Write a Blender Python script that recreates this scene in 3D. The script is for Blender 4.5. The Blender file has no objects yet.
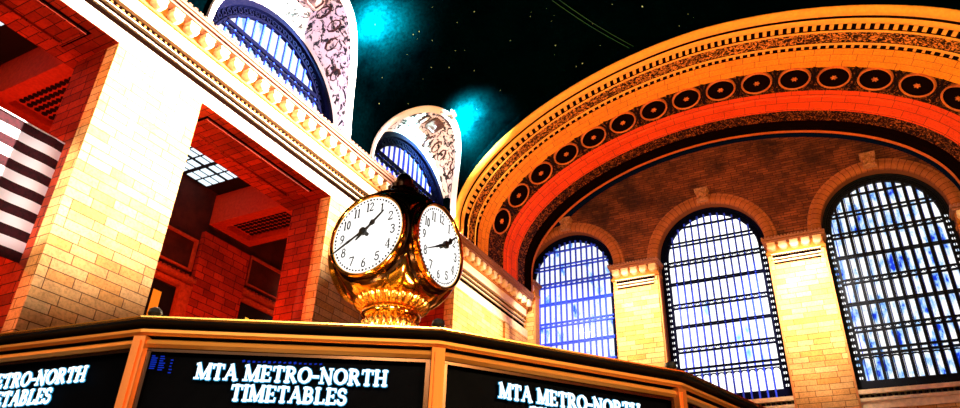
import bpy, math, random
from mathutils import Vector, Matrix
from math import sin, cos, pi, radians, sqrt, atan2
random.seed(7)
SC = bpy.context.scene
COL = SC.collection

# ------------------------------------------------------------------ camera, world, exposure, lights
# the origin of the place is the photographer's eye; the floor lies 1.6 m below it
FLOOR = -1.6
cam_d = bpy.data.cameras.new('camera')
cam = bpy.data.objects.new('camera', cam_d)
COL.objects.link(cam)
SC.camera = cam
cam_d.sensor_fit = 'HORIZONTAL'
cam_d.sensor_width = 36.0
cam_d.lens = 716.6 / 960 * 36.0
cam_d.clip_end = 400
yaw, pit, roll = radians(-29.07), radians(29.41), radians(2.10)
fw = Vector((sin(yaw) * cos(pit), cos(yaw) * cos(pit), sin(pit)))
r0 = Vector((cos(yaw), -sin(yaw), 0))
u0 = r0.cross(fw)
rt = cos(roll) * r0 + sin(roll) * u0
up = -sin(roll) * r0 + cos(roll) * u0
cam.matrix_world = Matrix(((rt.x, up.x, -fw.x, 0), (rt.y, up.y, -fw.y, 0), (rt.z, up.z, -fw.z, 0), (0, 0, 0, 1)))

world = bpy.data.worlds.new('world')
SC.world = world
world.use_nodes = True
world.node_tree.nodes['Background'].inputs[0].default_value = (0.02, 0.03, 0.05, 1)
world.node_tree.nodes['Background'].inputs[1].default_value = 0.1
SC.view_settings.view_transform = 'Standard'
SC.view_settings.look = 'None'
SC.view_settings.exposure = 0.0
SC.view_settings.gamma = 1.0
SC.view_settings.use_curve_mapping = False

WARM = (1.0, 0.72, 0.42)
def spot(loc, target, power, angle, blend=0.6, color=WARM, radius=0.25):
    l = bpy.data.lights.new('spot_light', 'SPOT')
    l.energy = power; l.color = color; l.spot_size = radians(angle); l.spot_blend = blend
    l.shadow_soft_size = radius
    o = bpy.data.objects.new('spot_light', l); COL.objects.link(o)
    o.location = loc
    o.rotation_euler = (Vector(target) - Vector(loc)).to_track_quat('-Z', 'Y').to_euler()
    return o
def point(loc, power, color=WARM, radius=0.15):
    l = bpy.data.lights.new('point_light', 'POINT')
    l.energy = power; l.color = color; l.shadow_soft_size = radius
    o = bpy.data.objects.new('point_light', l); COL.objects.link(o)
    o.location = loc
    return o

# added floods without fixtures wash the long wall; one more grazes it
spot((5.0, 46.8, 22.6), (-23, 12.5, 22.5), 1900000, 38, 1.0, (1.0, .88, .80), radius=0.4)
spot((4.0, 46, 18), (-23, 40.5, 15.5), 150000, 28, 0.9, (1.0, .85, .65))
spot((-20.0, -33, 19), (-23, 26, 14), 40000, 30, 1.0, radius=0.4)
# added floods, no such lamps here, for the end wall piers and great arch
for xl, pw in ((-14.2, 8500), (-2.2, 13500), (-20.6, 3500)):
    spot((xl, 44.4, 21.3), (xl, 50, 18.9), pw*.9, 88, 0.6, (1.0, .86, .70))
spot((2, 14, 3), (-6, 38, 33), 72000, 80, 0.8, (1.0, 0.56, 0.12))
spot((-10, 34, 9), (-11, 47, 31), 7500, 110, 0.9, (1.0, 0.13, 0.02))
# added spot that whitens the flag's stripes
spot((-19.6, -6.0, 10.8), (-24.0, 10.0, 11.9), 32000, 17, 0.6, (1, 0.9, 0.88), .1)
# added red lamps in the side bays stand in for their dim warm light
for yb in (7.3, 20.4, 33.5):
    point((-27.2, yb, 11.5), 1800, (1.0, 0.09, 0.012), 0.3)
# cove lamps behind the cornice at each lunette, and the lamp at each lunette's crown
for yb in (20.4, 33.46):
    for dy in (-2.6, 0.4, 3.2):
        point((-22.35, yb + dy, 22.35), 420, (1.0, 0.86, 0.80), 0.12)
spot((-19.4, 34.0, 28.0), (-20.1, 34.2, 28.7), 150000, 150, 1.0, (0.4, 1.0, 1.0), .1)
spot((-19.5, 23.6, 27.9), (-20.2, 23.7, 28.6), 115000, 150, 1.0, (0.4, 1.0, 1.0), .1)
# small lamps on the roof of the booth, lighting the clock from below
point((-2.7, 3.75, 1.75), 160, (1, 0.8, 0.5), 0.14)
point((-3.9, 3.45, 1.55), 60, (1, 0.7, 0.35), 0.10)
point((-2.2, 4.9, 1.55), 60, (1, 0.7, 0.35), 0.10)
# added spot on the right wall, so the booth rim reflects gold
spot((8.0, 2, 3), (13, 2, 6), 5000, 90, 0.8)
# added spots that put highlights on the booth's rim
spot((1.4, -4.9, 3.7), (-1.7, 2.3, 0.9), 1500, 24, 0.8, (1, 0.8, 0.55), 0.6)
spot((6.0, -0.6, 3.2), (-1.6, 2.5, 0.9), 3400, 30, 0.8, (1, 0.72, 0.38), 0.4)

# ------------------------------------------------------------------ helpers
WL = {}
def wloc(o):
    return WL.get(o.name, Vector((0, 0, 0))) if o else Vector((0, 0, 0))
class MB:
    def __init__(s): s.v = []; s.f = []; s.m = []; s.uv = []
    def quad(s, pts, m=0, uv=None):
        b = len(s.v); s.v += [tuple(p) for p in pts]; s.f.append(tuple(range(b, b + len(pts)))); s.m.append(m)
        s.uv.append(uv)
    def add(s, vs, fs, m=0):
        b = len(s.v); s.v += [tuple(p) for p in vs]
        for f in fs: s.f.append(tuple(b + i for i in f)); s.m.append(m); s.uv.append(None)
    def box(s, x0, x1, y0, y1, z0, z1, m=0):
        s.add([(x0,y0,z0),(x1,y0,z0),(x1,y1,z0),(x0,y1,z0),(x0,y0,z1),(x1,y0,z1),(x1,y1,z1),(x0,y1,z1)],
              [(0,3,2,1),(4,5,6,7),(0,1,5,4),(1,2,6,5),(2,3,7,6),(3,0,4,7)], m)
    def bar(s, a, b, w, d, n, m=0):
        """a bar from a to b, w wide, d thick along n"""
        a = Vector(a); b = Vector(b); n = Vector(n).normalized(); t = (b - a).normalized(); q = t.cross(n).normalized() * w / 2; h = n * d / 2
        vs = [a-q-h, a+q-h, a+q+h, a-q+h, b-q-h, b+q-h, b+q+h, b-q+h]
        s.add(vs, [(0,1,2,3),(7,6,5,4),(0,4,5,1),(1,5,6,2),(2,6,7,3),(3,7,4,0)], m)
    def grid(s, rows, m=0, uvs=None, closeu=False, closev=False):
        b = len(s.v); nr = len(rows); nc = len(rows[0])
        for r in rows: s.v += [tuple(p) for p in r]
        for i in range(nr if closeu else nr - 1):
            for j in range(nc if closev else nc - 1):
                i2 = (i + 1) % nr; j2 = (j + 1) % nc
                s.f.append((b+i*nc+j, b+i*nc+j2, b+i2*nc+j2, b+i2*nc+j))
                s.m.append(m[i] if isinstance(m, list) else m)
                s.uv.append([uvs[i][j], uvs[i][j2], uvs[i2][j2], uvs[i2][j]] if uvs else None)
    def lathe(s, prof, c, n=32, axis=(0,0,1), m=0, wob=None):
        ax = Vector(axis).normalized(); a = ax.orthogonal().normalized(); b2 = ax.cross(a); c = Vector(c)
        rows = []
        for r, h in prof:
            rows.append([c + ax*h + (a*cos(2*pi*k/n) + b2*sin(2*pi*k/n)) * (r*(wob(k, r, h) if wob else 1)) for k in range(n)])
        s.grid(rows, m, closev=True)
    def tube(s, path, r, n=8, closed=False, m=0):
        P = [Vector(p) for p in path]; rows = []
        for i, p in enumerate(P):
            if closed: t = P[(i+1) % len(P)] - P[i-1]
            else: t = P[min(i+1, len(P)-1)] - P[max(i-1, 0)]
            t.normalize(); ref = Vector((0,0,1)) if abs(t.z) < .9 else Vector((0,1,0))
            a = t.cross(ref).normalized(); b = t.cross(a)
            rr = r[i] if isinstance(r, list) else r
            rows.append([p + (a*cos(2*pi*k/n) + b*sin(2*pi*k/n))*rr for k in range(n)])
        s.grid(rows, m, closeu=closed, closev=True)
        if not closed:
            s.quad(rows[0], m); s.quad(rows[-1][::-1], m)
    def ball(s, c, r, n=10, sz=1.0, m=0):
        s.lathe([(max(r*sin(pi*i/n), 1e-4), -r*sz*cos(pi*i/n)) for i in range(n+1)], c, n*2, m=m)
    def build(s, name, mat, parent=None, smooth=False, kind=None, label=None, bevel=0, recalc=True):
        me = bpy.data.meshes.new(name)
        w = wloc(parent)
        me.from_pydata([(p[0]-w.x, p[1]-w.y, p[2]-w.z) for p in s.v], [], s.f)
        mats = mat if isinstance(mat, (list, tuple)) else [mat]
        for k in mats: me.materials.append(k)
        for i, p in enumerate(me.polygons):
            p.material_index = s.m[i]; p.use_smooth = smooth
        if any(u is not None for u in s.uv):
            ul = me.uv_layers.new(name='UVMap')
            for i, p in enumerate(me.polygons):
                if s.uv[i]:
                    for k, li in enumerate(p.loop_indices): ul.data[li].uv = s.uv[i][k]
        me.update()
        o = bpy.data.objects.new(name, me); COL.objects.link(o)
        if parent: o.parent = parent
        WL[o.name] = w.copy()
        if kind: o['kind'] = kind
        if label: o['label'] = label
        if bevel:
            b = o.modifiers.new('bevel', 'BEVEL'); b.width = bevel; b.segments = 2; b.limit_method = 'ANGLE'
        if smooth:
            try: me.shade_smooth(); me.set_sharp_from_angle(angle=radians(40))
            except Exception: pass
        return o
def empty(name, loc, label=None, cat=None, group=None, kind=None):
    o = bpy.data.objects.new(name, None); COL.objects.link(o); o.location = loc
    o.empty_display_size = .2
    WL[o.name] = Vector(loc)
    if label: o['label'] = label
    if cat: o['category'] = cat
    if group: o['group'] = group
    if kind: o['kind'] = kind
    return o

# ------------------------------------------------------------------ materials
class NT:
    def __init__(s, name):
        s.mat = bpy.data.materials.new(name); s.mat.use_nodes = True; s.t = s.mat.node_tree
        s.b = s.t.nodes['Principled BSDF']; s.out = s.t.nodes['Material Output']
    def n(s, ty, **kw):
        q = s.t.nodes.new(ty)
        for k, v in kw.items(): setattr(q, k, v)
        return q
    def l(s, a, b): s.t.links.new(a, b)
    def set(s, node, **kw):
        for k, v in kw.items():
            k = k.replace('_', ' ')
            node.inputs[k].default_value = v
    def math(s, op, a, b=None, c=None):
        q = s.n('ShaderNodeMath', operation=op)
        for i, x in enumerate((a, b, c)):
            if x is None: continue
            if isinstance(x, (int, float)): q.inputs[i].default_value = x
            else: s.l(x, q.inputs[i])
        return q.outputs[0]
    def mix(s, fac, a, b, mode='MIX'):
        q = s.n('ShaderNodeMix', data_type='RGBA', blend_type=mode)
        for i, x in ((0, fac), (6, a), (7, b)):
            if isinstance(x, (int, float)): q.inputs[i].default_value = x
            elif isinstance(x, tuple): q.inputs[i].default_value = (*x, 1) if len(x) == 3 else x
            else: s.l(x, q.inputs[i])
        return q.outputs[2]
    def ramp(s, fac, stops, interp='LINEAR'):
        q = s.n('ShaderNodeValToRGB'); q.color_ramp.interpolation = interp
        e = q.color_ramp.elements
        while len(e) < len(stops): e.new(.5)
        for i, (p, c) in enumerate(stops): e[i].position = p; e[i].color = (*c, 1)
        s.l(fac, q.inputs[0]); return q.outputs[0]
    def boxmap(s):
        """metre coordinates laid flat on whichever way the face looks"""
        tc = s.n('ShaderNodeTexCoord'); ge = s.n('ShaderNodeNewGeometry')
        sx = s.n('ShaderNodeSeparateXYZ'); s.l(ge.outputs['Position'], sx.inputs[0])
        sn = s.n('ShaderNodeSeparateXYZ'); s.l(ge.outputs['True Normal'], sn.inputs[0])
        isx = s.math('GREATER_THAN', s.math('ABSOLUTE', sn.outputs[0]), .7)
        isz = s.math('GREATER_THAN', s.math('ABSOLUTE', sn.outputs[2]), .7)
        ua = s.n('ShaderNodeMix', data_type='FLOAT'); s.l(isx, ua.inputs[0]); s.l(sx.outputs[0], ua.inputs[2]); s.l(sx.outputs[1], ua.inputs[3])
        vb = s.n('ShaderNodeMix', data_type='FLOAT'); s.l(isz, vb.inputs[0]); s.l(sx.outputs[2], vb.inputs[2]); s.l(sx.outputs[1], vb.inputs[3])
        c = s.n('ShaderNodeCombineXYZ'); s.l(ua.outputs[0], c.inputs[0]); s.l(vb.outputs[0], c.inputs[1])
        return c.outputs[0], ge.outputs['Position']
def ashlar(name, c1, c2, mortar, bw, bh, ms, c3=None, uv=False, bump=.5, stain=.5, off=.5):
    m = NT(name)
    if uv:
        vec = m.n('ShaderNodeUVMap').outputs[0]; pos = m.n('ShaderNodeNewGeometry').outputs['Position']
    else: vec, pos = m.boxmap()
    # courses wander in height: a slow wave on v keeps them from looking ruled
    br = m.n('ShaderNodeTexBrick', offset=off, squash=.72, squash_frequency=3)
    m.l(vec, br.inputs['Vector'])
    m.set(br, Scale=1.0, Mortar_Size=ms, Mortar_Smooth=.15, Bias=0.0, Brick_Width=bw, Row_Height=bh)
    br.inputs['Color1'].default_value = (*c1, 1); br.inputs['Color2'].default_value = (*c2, 1); br.inputs['Mortar'].default_value = (*mortar, 1)
    no = m.n('ShaderNodeTexNoise'); m.l(pos, no.inputs['Vector']); m.set(no, Scale=.55, Detail=5.0, Roughness=.6)
    f = m.ramp(no.outputs['Fac'], [(.35, (1-stain,)*3), (.62, (1,)*3)])
    col = m.mix(1.0, br.outputs['Color'], f, 'MULTIPLY')
    n2 = m.n('ShaderNodeTexNoise'); m.l(pos, n2.inputs['Vector']); m.set(n2, Scale=9.0, Detail=4.0, Roughness=.7)
    f2 = m.ramp(n2.outputs['Fac'], [(.3, (.65, .6, .55)), (.55, (1, 1, 1))])
    col = m.mix(1.0, col, f2, 'MULTIPLY')
    m.l(col, m.b.inputs['Base Color']); m.set(m.b, Roughness=.75)
    m.b.inputs['Specular IOR Level'].default_value = .2
    bp = m.n('ShaderNodeBump'); m.set(bp, Strength=bump, Distance=.04)
    h = m.math('SUBTRACT', m.math('MULTIPLY', n2.outputs['Fac'], .35), br.outputs['Fac'])
    m.l(h, bp.inputs['Height']); m.l(bp.outputs[0], m.b.inputs['Normal'])
    return m.mat
def plain(name, col, rough=.6, metal=0.0, noise=0.0, nscale=6.0, bump=0.0, spec=.3):
    m = NT(name); m.set(m.b, Roughness=rough, Metallic=metal); m.b.inputs['Specular IOR Level'].default_value = spec
    if noise or bump:
        ge = m.n('ShaderNodeNewGeometry'); no = m.n('ShaderNodeTexNoise'); m.l(ge.outputs['Position'], no.inputs['Vector']); m.set(no, Scale=nscale, Detail=5.0, Roughness=.65)
        c = m.ramp(no.outputs['Fac'], [(.35, tuple(x*(1-noise) for x in col)), (.6, col)])
        m.l(c, m.b.inputs['Base Color'])
        if bump:
            bp = m.n('ShaderNodeBump'); m.set(bp, Strength=bump, Distance=.05); m.l(no.outputs['Fac'], bp.inputs['Height']); m.l(bp.outputs[0], m.b.inputs['Normal'])
    else: m.b.inputs['Base Color'].default_value = (*col, 1)
    return m.mat
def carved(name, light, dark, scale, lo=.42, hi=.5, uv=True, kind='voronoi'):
    """carved foliage: pale raised relief with dark hollows"""
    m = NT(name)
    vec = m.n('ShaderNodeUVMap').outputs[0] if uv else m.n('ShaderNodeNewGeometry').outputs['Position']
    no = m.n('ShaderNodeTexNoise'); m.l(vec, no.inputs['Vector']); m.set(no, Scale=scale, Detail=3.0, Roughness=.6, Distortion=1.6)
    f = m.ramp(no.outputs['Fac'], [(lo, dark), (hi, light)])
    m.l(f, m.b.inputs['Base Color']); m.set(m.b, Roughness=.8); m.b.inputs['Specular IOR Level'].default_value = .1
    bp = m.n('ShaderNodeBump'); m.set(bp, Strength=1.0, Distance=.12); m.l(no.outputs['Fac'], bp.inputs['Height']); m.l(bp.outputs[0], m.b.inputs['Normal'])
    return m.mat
def emit(name, col, s=1.0):
    m = NT(name); m.b.inputs['Base Color'].default_value = (0, 0, 0, 1); m.b.inputs['Emission Color'].default_value = (*col, 1); m.b.inputs['Emission Strength'].default_value = s
    m.set(m.b, Roughness=.6); m.b.inputs['Specular IOR Level'].default_value = 0
    return m.mat

STONE = ashlar('wall_stone', (.95, .54, .20), (.86, .36, .07), (.13, .032, .005), 1.35, .37, .016, stain=.35)
SMOOTH = plain('dressed_stone', (.95, .70, .42), .7, noise=.25, nscale=3)
CORN = plain('cornice_stone', (.95, .70, .42), .7, noise=.2, nscale=9)
BROWN = ashlar('acoustic_brick', (.24, .055, .013), (.12, .024, .006), (.03, .006, .002), .9, .2, .02, stain=.8, bump=.9)
SOFFIT = ashlar('arch_stone', (.92, .29, .012), (.86, .25, .010), (.22, .05, .008), 1.5, .62, .018, uv=True, stain=.15, bump=.3)
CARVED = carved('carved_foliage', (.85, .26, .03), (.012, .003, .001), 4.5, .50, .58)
CARVED_DARK = carved('carved_foliage_dark', (.40, .09, .012), (.008, .002, .001), 4.5, .50, .66)  # darker tone of the foliage, near-black in the low spots
RECESS_SHADE = plain('recess_shade', (.004, .0012, .0006), 1.0, spec=0)  # near-black colour standing for shade in grooves and hollows
DARKRED = ashlar('dimmed_red_stone', (.50, .045, .007), (.26, .022, .004), (.03, .004, .001), 1.1, .4, .02, stain=.4)  # wall stone again, with the bays' dim red light put into its colour
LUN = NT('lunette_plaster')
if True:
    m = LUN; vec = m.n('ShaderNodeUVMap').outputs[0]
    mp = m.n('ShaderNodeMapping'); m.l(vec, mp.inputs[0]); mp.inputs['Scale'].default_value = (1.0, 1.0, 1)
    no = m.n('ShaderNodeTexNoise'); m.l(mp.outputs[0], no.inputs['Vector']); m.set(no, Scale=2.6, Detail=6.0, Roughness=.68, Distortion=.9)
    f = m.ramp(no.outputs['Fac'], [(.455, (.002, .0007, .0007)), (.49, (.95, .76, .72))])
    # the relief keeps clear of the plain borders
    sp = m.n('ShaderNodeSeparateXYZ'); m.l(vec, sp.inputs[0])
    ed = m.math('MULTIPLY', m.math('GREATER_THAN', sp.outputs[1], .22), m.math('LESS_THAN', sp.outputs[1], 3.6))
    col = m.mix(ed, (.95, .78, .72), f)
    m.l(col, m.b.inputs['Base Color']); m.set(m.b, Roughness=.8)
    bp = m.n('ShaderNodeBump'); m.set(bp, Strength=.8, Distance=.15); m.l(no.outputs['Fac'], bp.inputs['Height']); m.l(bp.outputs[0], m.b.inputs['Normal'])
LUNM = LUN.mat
PLASTER = plain('white_plaster', (.95, .75, .68), .8)
VAULT = NT('painted_vault')
if True:
    m = VAULT; ge = m.n('ShaderNodeNewGeometry')
    no = m.n('ShaderNodeTexNoise'); m.l(ge.outputs['Position'], no.inputs['Vector']); m.set(no, Scale=.35, Detail=8.0, Roughness=.7)
    c = m.ramp(no.outputs['Fac'], [(.3, (.0, .0002, .0004)), (.62, (.0, .0019, .0026))])
    n2 = m.n('ShaderNodeTexNoise'); m.l(ge.outputs['Position'], n2.inputs['Vector']); m.set(n2, Scale=7.0, Detail=2.0)
    c2 = m.ramp(n2.outputs['Fac'], [(.35, (.5, .5, .5)), (.6, (1, 1, 1))])
    m.l(m.mix(1.0, c, c2, 'MULTIPLY'), m.b.inputs['Base Color']); m.set(m.b, Roughness=.9); m.b.inputs['Specular IOR Level'].default_value = 0
VAULTM = VAULT.mat
IRON = plain('black_iron', (.003, .004, .008), .6, 0, spec=.1)
FRINGEIRON = plain('blue_fringe_iron', (.01, .05, .95), .5, 0, spec=.3)  # blue fringe of the window light put into the bars' colour
NAVYIRON = plain('navy_iron', (.0005, .001, .012), .7, 0, spec=.03)
def pane_mat(name, blue, strength, lo, hi, scale, bright=(1, 1, 1)):
    m = NT(name); ge = m.n('ShaderNodeNewGeometry')
    mp = m.n('ShaderNodeMapping'); m.l(ge.outputs['Position'], mp.inputs[0]); mp.inputs['Scale'].default_value = (1.2, 1.2, .55)
    no = m.n('ShaderNodeTexNoise'); m.l(mp.outputs[0], no.inputs['Vector']); m.set(no, Scale=scale, Detail=4.0, Roughness=.65)
    c = m.ramp(no.outputs['Fac'], [(lo, blue), ((lo*2+hi)/3, (.25, .55, 1.0)), (hi, bright)])
    m.b.inputs['Base Color'].default_value = (.02, .02, .03, 1); m.set(m.b, Roughness=.2)
    m.l(c, m.b.inputs['Emission Color']); m.b.inputs['Emission Strength'].default_value = strength
    return m.mat
PANE_R = pane_mat('daylit_glass', (.0, .04, .75), 1.15, .36, .52, 1.1)
PANE_M = pane_mat('sunlit_glass', (.02, .25, 1.0), 1.7, .26, .40, .45)
PANE_L = pane_mat('bluish_daylit_glass', (.02, .12, 1.0), 1.2, .34, .46, .9, (.95, .97, 1))
PANE_C = pane_mat('clerestory_glass', (.3, .6, 1.0), 1.2, .30, .45, .8)
BRASS = plain('polished_brass', (1.0, .50, .07), .10, 1.0)
BRASS_R = plain('satin_brass', (1.0, .52, .10), .24, 1.0)
GILT = plain('gilded_rim', (.92, .36, .06), .30, .65)
DARKBRASS = plain('darkened_brass', (.05, .022, .010), .22, 1.0)  # brass darkened in place of its dark ceiling reflections
OPAL = emit('opal_dial', (1.0, .97, .93), 1.3)
INK = plain('black_paint', (.004, .004, .004), .5)
REDINK = plain('faded_red_paint', (.85, .22, .15), .5)
SCREEN = plain('black_screen', (.002, .002, .003), .5, spec=.02)
WORDS = emit('lit_words', (.92, 1.0, 1.0), 1.6)
WORDS_HALO = emit('lit_words_halo', (.05, .55, 1.0), .9)  # cyan halo around the words, drawn as a fatter backing
MARKS = emit('blue_reflection_marks', (.01, .05, .8), .55)  # reflections in the screen drawn as faint glowing blue marks
STAR = emit('star_lamp', (1.0, .85, .25), .9)
MARBLE = plain('booth_marble', (.35, .22, .12), .3, noise=.4)

# ------------------------------------------------------------------ the great shell
D = 50.0
XW = -22.8
def vx(z):            # left flank of the vault
    if z <= 23.75: return -23.0
    s = min((z - 23.75) / 10.5, 1.0)
    return -5 - 18 * (1 - s ** 1.9) ** (1 / 1.9)
def vpt(t):           # t 0 (left foot) .. pi (right foot)
    c = cos(t); s = max(sin(t), 0)
    return (-5 - 18 * math.copysign(abs(c) ** (2/1.9), c), 23.75 + 10.5 * s ** (2/1.9))
LUNETTES = ((20.4, 20.4, 5.2, 5.75), (33.3, 32.75, 4.85, 5.55))    # window centre, outline centre, half width, rise
LB = 22.9
def zlow(y):
    for _, yc, LR, LH in LUNETTES:
        d = (y - yc) / LR
        if abs(d) < 1: return LB + LH * sqrt(1 - d * d)
    return 21.7
ys = [-34 + 2.0 * i for i in range(24)] + []
ys = [y for y in ys if y < 14.5]
for _, yc, LR, LH in LUNETTES:
    ys += [yc - LR - .001] + [yc - LR * cos(pi * i / 40) for i in range(1, 40)] + [yc + LR + .001]
    ys += [yc - LR, yc + LR]
ys += [26.9, 38.6]
ys = sorted(set(ys)); ys = [y for y in ys if y <= 38.9]
NR = 56
rows = []
for y in ys:
    z0 = zlow(y)
    if any(abs(abs(y - oc) - lr) < 1e-6 for _, oc, lr, _ in LUNETTES): z0 = LB
    zz = max(z0, 23.75)
    tl = math.asin(min(((zz - 23.75) / 10.5) ** .95, 1)) if zz > 23.75 else 0
    col = [(vx(z0), y, z0)]
    for k in range(NR + 1):
        x, z = vpt(tl + (pi - tl) * k / NR); col.append((x, y, z))
    rows.append(col)
mb = MB(); mb.grid(rows)
ceiling = mb.build('ceiling', VAULTM, smooth=True, kind='structure', label='dark painted barrel vault scattered with small golden stars')
# painted double arc of the ecliptic on the vault
LINEM = plain('green_gold_line', (.008, .05, .012), .8)
mb = MB()
for a, b in (((-12.34, 30.49), (-9.24, 38.21)), ((-12.05, 30.49), (-8.95, 38.21))):
    for k in range(16):
        p = []
        for q in (k/16, (k+1)/16):
            x = a[0] + (b[0]-a[0])*q - .18*sin(pi*q); y = a[1] + (b[1]-a[1])*q
            z = 23.75 + 10.5 * (1 - abs((x+5)/18) ** 1.9) ** (1/1.9) - .03
            p.append((x, y, z))
        mb.bar(p[0], p[1], .035, .02, (0, 0, 1))
mb.build('painted_line', LINEM, ceiling, label='thin green double arc')

# floor and the plain far side and back of the hall, outside the frame but there in the place
mb = MB(); mb.box(-32, 13.5, -34, 52, FLOOR - .3, FLOOR)
mb.build('floor', ashlar('marble_floor', (.10, .07, .045), (.08, .05, .03), (.1, .06, .03), 2, 2, .01, stain=.2), kind='structure')
mb = MB(); mb.box(13.0, 14.0, -34, 52, FLOOR, 23.75)
mb.build('wall_right', DARKRED, kind='structure')
mb = MB(); mb.box(-32, 14.0, -34.6, -34, FLOOR, 34.3)
mb.build('wall_front', DARKRED, kind='structure')

FARP = emit('unseen_brightened_glass', (1.0, .97, .95), 4.0)  # unseen end windows, lengthened and brightened to whiten the booth rim
for k, (x0, x1) in enumerate(((-21.5, -15.5), (-10.5, -4.5), (.5, 7.5))):
    w = empty('window_%d' % (k + 6), ((x0+x1)/2, -34, 12), kind='structure')
    mb = MB(); n = 16; xc = (x0+x1)/2
    mb.quad([(x0, -33.9, 6)] + [(xc - (x1-x0)/2*cos(pi*q/n), -33.9, 23 + 3*sin(pi*q/n)) for q in range(n+1)] + [(x1, -33.9, 6)][:1]); mb.build('pane', FARP, w)
    mb = MB()
    for q in range(1, 8): mb.box(x0 + .75*q - .06, x0 + .75*q + .06, -33.85, -33.7, 6, 24)
    for z in (15, 18, 21, 24): mb.box(x0 + .2, x1 - .2, -33.85, -33.7, z-.1, z+.1)
    mb.build('glazing_bar', IRON, w)

# ------------------------------------------------------------------ long left wall with tall openings
wall_left = MB()
PIERS = [(-34, 2.9), (11.8, 15.98), (24.86, 29.04), (37.94, 50.0)]
wall_left.box(-25.6, -23.45, -34, 50, 18.66, 21.7)
wall_left = wall_left.build('wall_left', STONE, kind='structure')
PL = ['ashlar pier at the near end', 'broad bright ashlar pier between the flag opening and the middle opening', 'ashlar pier directly behind the clock', 'ashlar wall end beside the leftmost great window']
for (a, b), lb in zip(PIERS, PL):
    mb = MB(); mb.box(-23.5, XW, a, b, FLOOR, 18.66)
    mb.build('pier', STONE, wall_left, label=lb)
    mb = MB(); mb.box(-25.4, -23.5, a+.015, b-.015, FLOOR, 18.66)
    mb.build('pier_flank', DARKRED, wall_left, label='pier flank running into the bay, its shade put into the red colour')  # split from the pier front so its shade can be coloured in
mb = MB()
mb.box(-22.8, -22.62, 45.2, 45.9, FLOOR, 18.6); 
mb.build('pilaster_strip', STONE, wall_left)

BACKM = plain('ochre_gap_stone', (.50, .17, .02), .8, noise=.3)
def course(name, boxes, mat, parent=wall_left, label=None, bevel=0):
    mb = MB()
    for q in boxes: mb.box(*q)
    return mb.build(name, mat, parent, label=label, bevel=bevel)
Y0, Y1 = -20, 48.9
course('architrave', [(-23.5, -22.8, Y0, 50, 18.66, 19.28), (-23.4, -22.70, Y0, Y1, 19.53, 19.60), (-23.4, -22.66, Y0, Y1, 19.84, 19.89)], SMOOTH)
mb = MB()
for k in range(int((Y1 - 0) / .26)):
    mb.box(-23.2, -22.76, k*.26, k*.26 + .10, 20.03, 20.10)
mb.build('dentil_course', BACKM, wall_left)
course('architrave_groove_shade', [(-23.5, -22.83, Y0, Y1, 19.27, 20.23)], RECESS_SHADE)  # near-flush black strip painting the shade of the grooves
course('frieze', [(-23.5, -22.62, Y0, Y1, 20.22, 20.80)], CORN)
course('frieze_lip', [(-23.5, -22.5, Y0, Y1, 20.80, 20.95)], BACKM)
def modillion(mb, c, out, w=.56, h=.56, d=.5):
    """a rounded bracket: half drum face with scroll, projecting along out"""
    c = Vector(c); out = Vector(out); al = Vector((0,0,1)).cross(out)
    n = 12
    ring = [(cos(2*pi*k/n)*w/2, sin(2*pi*k/n)*h/2) for k in range(n)]
    rr = []
    for s_, q in ((1.0, 0), (1.0, d*.72), (.93, d*.9), (.7, d*.98), (.4, d), (.02, d)):
        rr.append([c + al*(x*s_) + Vector((0,0,1))*(z*s_) + out*q for x, z in ring])
    mb.grid(rr, closev=True)
    # neck block above
    a = c + Vector((0,0,h*.45)); mb.bar(a, a + out*(d*.95), w*.9, h*.35, (0,0,1))
mb = MB()
k = 0
while k*.86 < Y1 - .6:
    modillion(mb, (-22.6, .5 + k*.86, 21.16), (1, 0, 0), .56, .50, .46); k += 1
mb.build('modillion_course', SMOOTH, wall_left, smooth=True, label='row of pale rounded brackets under the cornice')
course('modillion_backing', [(-23.2, -22.58, Y0, Y1, 20.93, 21.44)], BACKM)
PINKST = plain('pinkish_crown_stone', (.34, .13, .07), .7, noise=.5, nscale=12)
course('crown_moulding', [(-23.2, -22.08, Y0, Y1, 21.44, 21.55), (-23.2, -22.0, Y0, Y1, 21.60, 21.72), (-23.2, -21.93, Y0, Y1, 21.72, 21.86)], PINKST)
mb = MB()
for k in range(int(Y1 / .3)):
    mb.box(-22.3, -21.90, k*.3, k*.3 + .17, 21.86, 21.93)
mb.box(-23.6, -22.2, Y0, Y1, 21.80, 21.90)
mb.build('crest_beading', PINKST, wall_left)

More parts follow.
